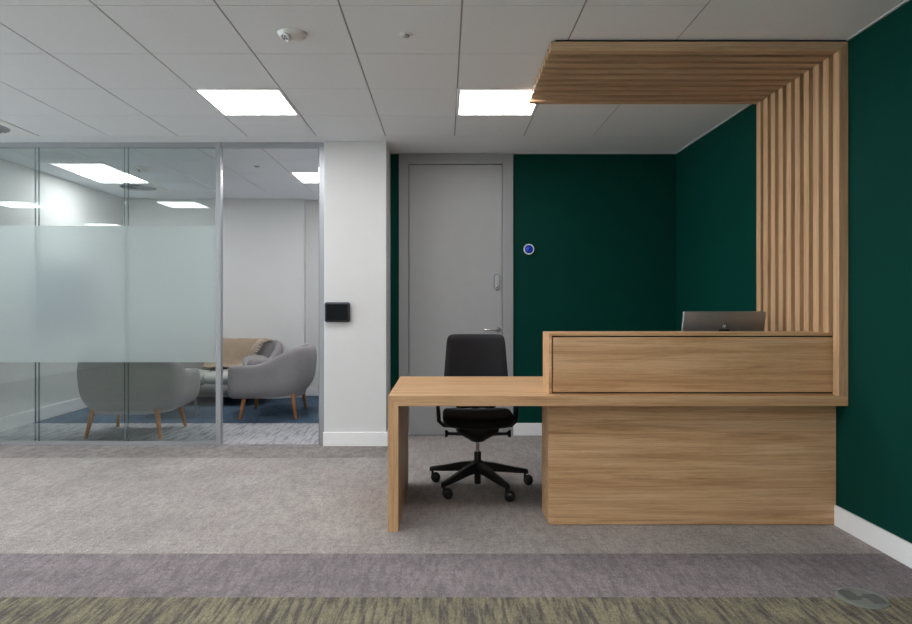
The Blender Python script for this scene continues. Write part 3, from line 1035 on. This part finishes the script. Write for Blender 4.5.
# ---------------------------------------------------------------- upholstered tub seating
def tub_shell(bm, W, D, h_arm, h_back, z0=0.232, th=0.095, rc=0.30, lean=0.05, n=64):
    """U shaped shell. front towards -Y, origin between the legs."""
    hw, y_f, y_b = W / 2 - 0.03, -D / 2 + 0.03, D / 2 - 0.05
    # centre line of the outer face
    pts = []
    straight = (y_b - rc) - y_f
    L = straight * 2 + PI * rc / 2 * 2 + (2 * hw - 2 * rc)
    for i in range(n + 1):
        s = L * i / n
        if s < straight:
            p, nn = Vector((-hw, y_f + s, 0)), Vector((-1, 0, 0))
        elif s < straight + PI * rc / 2:
            a = (s - straight) / rc
            nn = Vector((-math.cos(a), math.sin(a), 0))
            p = Vector((-hw + rc, y_b - rc, 0)) + nn * rc
        elif s < L - straight - PI * rc / 2:
            p, nn = Vector((-hw + rc + (s - straight - PI * rc / 2), y_b, 0)), Vector((0, 1, 0))
        elif s < L - straight:
            a = (s - (L - straight - PI * rc / 2)) / rc
            nn = Vector((math.sin(a), math.cos(a), 0))
            p = Vector((hw - rc, y_b - rc, 0)) + nn * rc
        else:
            p, nn = Vector((hw, y_f + (L - s), 0)), Vector((1, 0, 0))
        pts.append((p, nn, s))
    rings = []
    for (p, nn, s) in pts:
        e = min(s, L - s)                      # distance to arm front
        t = max(0.0, min(1.0, (p.y - (y_f + 0.22)) / (y_b - 0.03 - (y_f + 0.22))))
        t = (t * t * (3 - 2 * t)) ** 1.25
        h = h_arm + 0.012 + (h_back - h_arm - 0.012) * t
        k = math.sqrt(max(0.0, 1 - (1 - min(1.0, e / 0.05)) ** 2)) if e < 0.05 else 1.0   # rounded arm end
        k = max(0.02, k)
        ln = lean * (0.35 + 0.65 * t)
        H = h - z0
        def o(f):   # outer face offset
            base = -0.092 * max(0.0, 1 - f / 0.42) ** 2.3
            return base + ln * math.sin(min(1, f / 0.8) * PI / 2) - 0.03 * max(0, (f - 0.75) / 0.25) ** 2
        prof = []
        for f in (0.0, 0.06, 0.14, 0.25, 0.38, 0.52, 0.66, 0.78, 0.88):
            prof.append((o(f), z0 + H * f))
        ot = o(0.88)
        for a in (25, 55, 90, 125, 155):
            r = math.radians(a)
            prof.append((ot - th / 2 + th / 2 * math.cos(r), z0 + H * 0.88 + H * 0.12 * math.sin(r)))
        for f in (0.86, 0.70, 0.52, 0.34, 0.16, 0.0):
            prof.append((o(f if f > 0.45 else 0.45) - th - 0.015 * (1 - f), z0 + H * f))
        cz = z0 + H * 0.5
        co = -th * 0.5
        rg = []
        for (q, z) in prof:
            qq = co + (q - co) * k
            zz = cz + (z - cz) * (0.80 + 0.20 * k)
            fw = -0.0
            rg.append(bm.verts.new(p + nn * qq + Vector((0, -0.02 * (1 - k) * 0 + fw, zz))))
        rings.append(rg)
    m = len(rings[0])
    for a, b_ in zip(rings, rings[1:]):
        for k in range(m):
            bm.faces.new((a[k], a[(k + 1) % m], b_[(k + 1) % m], b_[k]))
    bm.faces.new(rings[0])
    bm.faces.new(rings[-1][::-1])
    return bm

def tapered_leg(x, y, dx, dy, ztop=0.27, r0=0.026, r1=0.016):
    bm = nb()
    ring_tube(bm, [(x + dx, y + dy, 0.0), (x + dx * 0.97, y + dy * 0.97, 0.01), (x, y, ztop)], [r1 * 0.9, r1, r0], 14)
    return bm

def make_armchair():
    t = thing('armchair', (0, 0, 0), 'x', 'armchair', 'grey tub armchairs in the meeting room')
    W, D = 0.97, 0.90
    obj('shell', tub_shell(nb(), W, D, 0.592, 0.80, rc=0.34, lean=0.065), M['greyfab'], t, True, angle=80)
    obj('seat_base', round_pad(nb(), W / 2 - 0.145, D / 2 - 0.135, 0.236, 0.34, lambda x, y: 0, exp=5, cy=-0.005), M['greyfab'], t, True, angle=80)
    obj('seat_cushion', round_pad(nb(), W / 2 - 0.125, D / 2 - 0.10, 0.33, 0.44, lambda x, y: -0.12 * (x * x + y * y), exp=5, cy=-0.02), M['greyfab'], t, True, angle=80)
    for sx in (-1, 1):
        for sy in (-1, 1):
            obj('leg', tapered_leg(sx * 0.30, sy * 0.265, sx * 0.05, sy * 0.04), M['legwood'], t, True)
    return t
ac = make_armchair()
ac.location = (-3.05, 6.29, 0)
ac.rotation_euler = (0, 0, PI + math.radians(1))
ac['label'] = 'grey tub armchair with its back to the glass partition'
dup(ac, (-1.985, 7.375, 0), -PI / 2 + math.radians(3), 'grey tub armchair on wooden legs seen sideways through the open doorway')

# sofa against the back wall of the meeting room
sofa = thing('sofa', (-3.0, 8.26, 0), 'pale grey sofa by the far wall behind the armchairs, draped with a beige throw', 'sofa')
def place(bm, v):
    bmesh.ops.translate(bm, verts=bm.verts, vec=Vector(v))
    return bm
SWD, SDP = 1.76, 0.84
so = (-3.06, 8.27, 0)
obj('shell', place(tub_shell(nb(), SWD, SDP, 0.58, 0.79, z0=0.20, rc=0.20, lean=0.05, n=90), so), M['greyfab'], sofa, True, angle=80)
obj('seat_base', place(round_pad(nb(), SWD / 2 - 0.10, SDP / 2 - 0.05, 0.155, 0.30, lambda x, y: 0, exp=8, cy=-0.03), so), M['greyfab'], sofa, True, angle=80)
for s in (-1, 1):
    obj('seat_cushion', place(round_pad(nb(), (SWD / 2 - 0.12) / 2, SDP / 2 - 0.06, 0.295, 0.425, lambda x, y: -0.1 * (x * x + y * y), exp=7, cx=s * (SWD / 2 - 0.12) / 2, cy=-0.05), so), M['lightfab'], sofa, True, angle=80, label='pale seat cushion')
for sx in (-1, 1):
    for sy in (-1, 1):
        obj('leg', place(tapered_leg(sx * 0.66, sy * 0.27, sx * 0.03, sy * 0.02, 0.18), so), M['legwood'], sofa, True)

# loose cushion in the right corner
cu = thing('scatter_cushion', (-2.45, 8.33, 0.42), 'small pale grey cushion in the right corner of the sofa', 'cushion')
bm = round_pad(nb(), 0.17, 0.15, -0.05, 0.05, lambda x, y: 0.0, exp=3.2)
rot = Matrix.Rotation(math.radians(30), 4, 'Z') @ Matrix.Rotation(math.radians(28), 4, 'X')
bmesh.ops.transform(bm, matrix=Matrix.Translation((-2.47, 8.28, 0.50)) @ rot, verts=bm.verts)
obj('cover', bm, M['midfab'], cu, True, angle=80)

# throw blanket
thr = thing('throw_blanket', (-2.8, 8.45, 0.45), 'beige knitted throw with a cream fringe draped over the sofa back', 'blanket')
path = [(8.715, 0.52), (8.722, 0.68), (8.70, 0.765), (8.655, 0.803), (8.60, 0.808), (8.545, 0.784), (8.52, 0.72), (8.505, 0.64), (8.495, 0.56), (8.48, 0.475), (8.42, 0.447), (8.30, 0.447)]
def right_edge(i):
    f = max(0.0, (i - 3) / 8)
    return -2.42 - 0.36 * f
bm = nb()
nx = 26
top, bot = [], []
for i, (y, z) in enumerate(path):
    rt, rb = [], []
    for j in range(nx + 1):
        u = j / nx
        xr = right_edge(i)
        x = -3.22 + (xr + 3.22) * u
        wv = 0.007 * math.sin(u * 19 + i * 0.5) + 0.004 * math.sin(u * 43 - i)
        ny = -0.6 if i > 5 else 0
        rt.append(bm.verts.new((x, y - 0.018 + wv * (1 if i > 5 else 0.2), z + 0.010 + wv * 0.5)))
        rb.append(bm.verts.new((x, y - 0.006 + wv * (1 if i > 5 else 0.2), z + 0.000 + wv * 0.5)))
    top.append(rt)
    bot.append(rb)
for i in range(len(path) - 1):
    for j in range(nx):
        bm.faces.new((top[i][j], top[i][j + 1], top[i + 1][j + 1], top[i + 1][j]))
        bm.faces.new((bot[i][j + 1], bot[i][j], bot[i + 1][j], bot[i + 1][j + 1]))
for i in range(len(path) - 1):
    bm.faces.new((top[i][0], top[i + 1][0], bot[i + 1][0], bot[i][0]))
    bm.faces.new((top[i + 1][nx], top[i][nx], bot[i][nx], bot[i + 1][nx]))
for j in range(nx):
    bm.faces.new((top[0][j + 1], top[0][j], bot[0][j], bot[0][j + 1]))
    bm.faces.new((top[-1][j], top[-1][j + 1], bot[-1][j + 1], bot[-1][j]))
clo = obj('cloth', bm, M['throw'], thr, True, angle=80)
bm = nb()
for k in range(46):
    f = k / 45 * (len(path) - 4.2) + 3
    i = min(int(f), len(path) - 2)
    g = f - i
    y = path[i][0] * (1 - g) + path[i + 1][0] * g - 0.030
    z = path[i][1] * (1 - g) + path[i + 1][1] * g + 0.012
    xr = right_edge(i) * (1 - g) + right_edge(i + 1) * g
    ln = 0.10 + random.uniform(-0.012, 0.015)
    dz = random.uniform(-0.03, -0.005)
    ring_tube(bm, [(xr - 0.01, y, z), (xr + ln * 0.5, y - 0.018, z + dz * 0.4), (xr + ln, y - 0.040, z + dz)], [0.0060, 0.0058, 0.0045], 5)
obj('fringe', bm, M['fringe'], clo, True, label='cream tassel fringe')

# low round coffee table
ct = thing('coffee_table', (-3.12, 7.35, 0), 'low round dark coffee table between the armchairs and the sofa', 'table')
bm = nb()
lathe(bm, [(0, 0.335), (0.29, 0.335), (0.315, 0.345), (0.32, 0.358), (0.312, 0.366), (0.30, 0.360), (0, 0.360)], (-3.12, 7.35, 0), 48)
obj('tabletop', bm, M['tabletop'], ct, True)
for k in range(3):
    a = math.radians(-20 + 120 * k)
    bm = nb()
    c, s = math.cos(a), math.sin(a)
    ring_tube(bm, [(-3.12 + 0.32 * c, 7.35 + 0.32 * s, 0), (-3.12 + 0.22 * c, 7.35 + 0.22 * s, 0.337)], [0.014, 0.020], 12)
    obj('leg', bm, M['alu_dark'], ct, True)

# blue-grey wall panel seen blurred through the frosted band
wp = thing('wall_panel', (RL, 7.0, 1.45), 'blue-grey panel on the left wall, blurred behind the frosted glass', 'wall panel')
obj('board', box(nb(), RL + 0.004, RL + 0.030, 6.75, 7.95, 0.98, 1.72, 0.003), M['bluegrey'], wp)
bm = nb()
for (y0, y1, z0, z1) in ((6.73, 7.97, 0.96, 0.98), (6.73, 7.97, 1.72, 1.74), (6.73, 6.75, 0.98, 1.72), (7.95, 7.97, 0.98, 1.72)):
    box(bm, RL, RL + 0.034, y0, y1, z0, z1)
obj('frame', bm, M['alu'], wp)
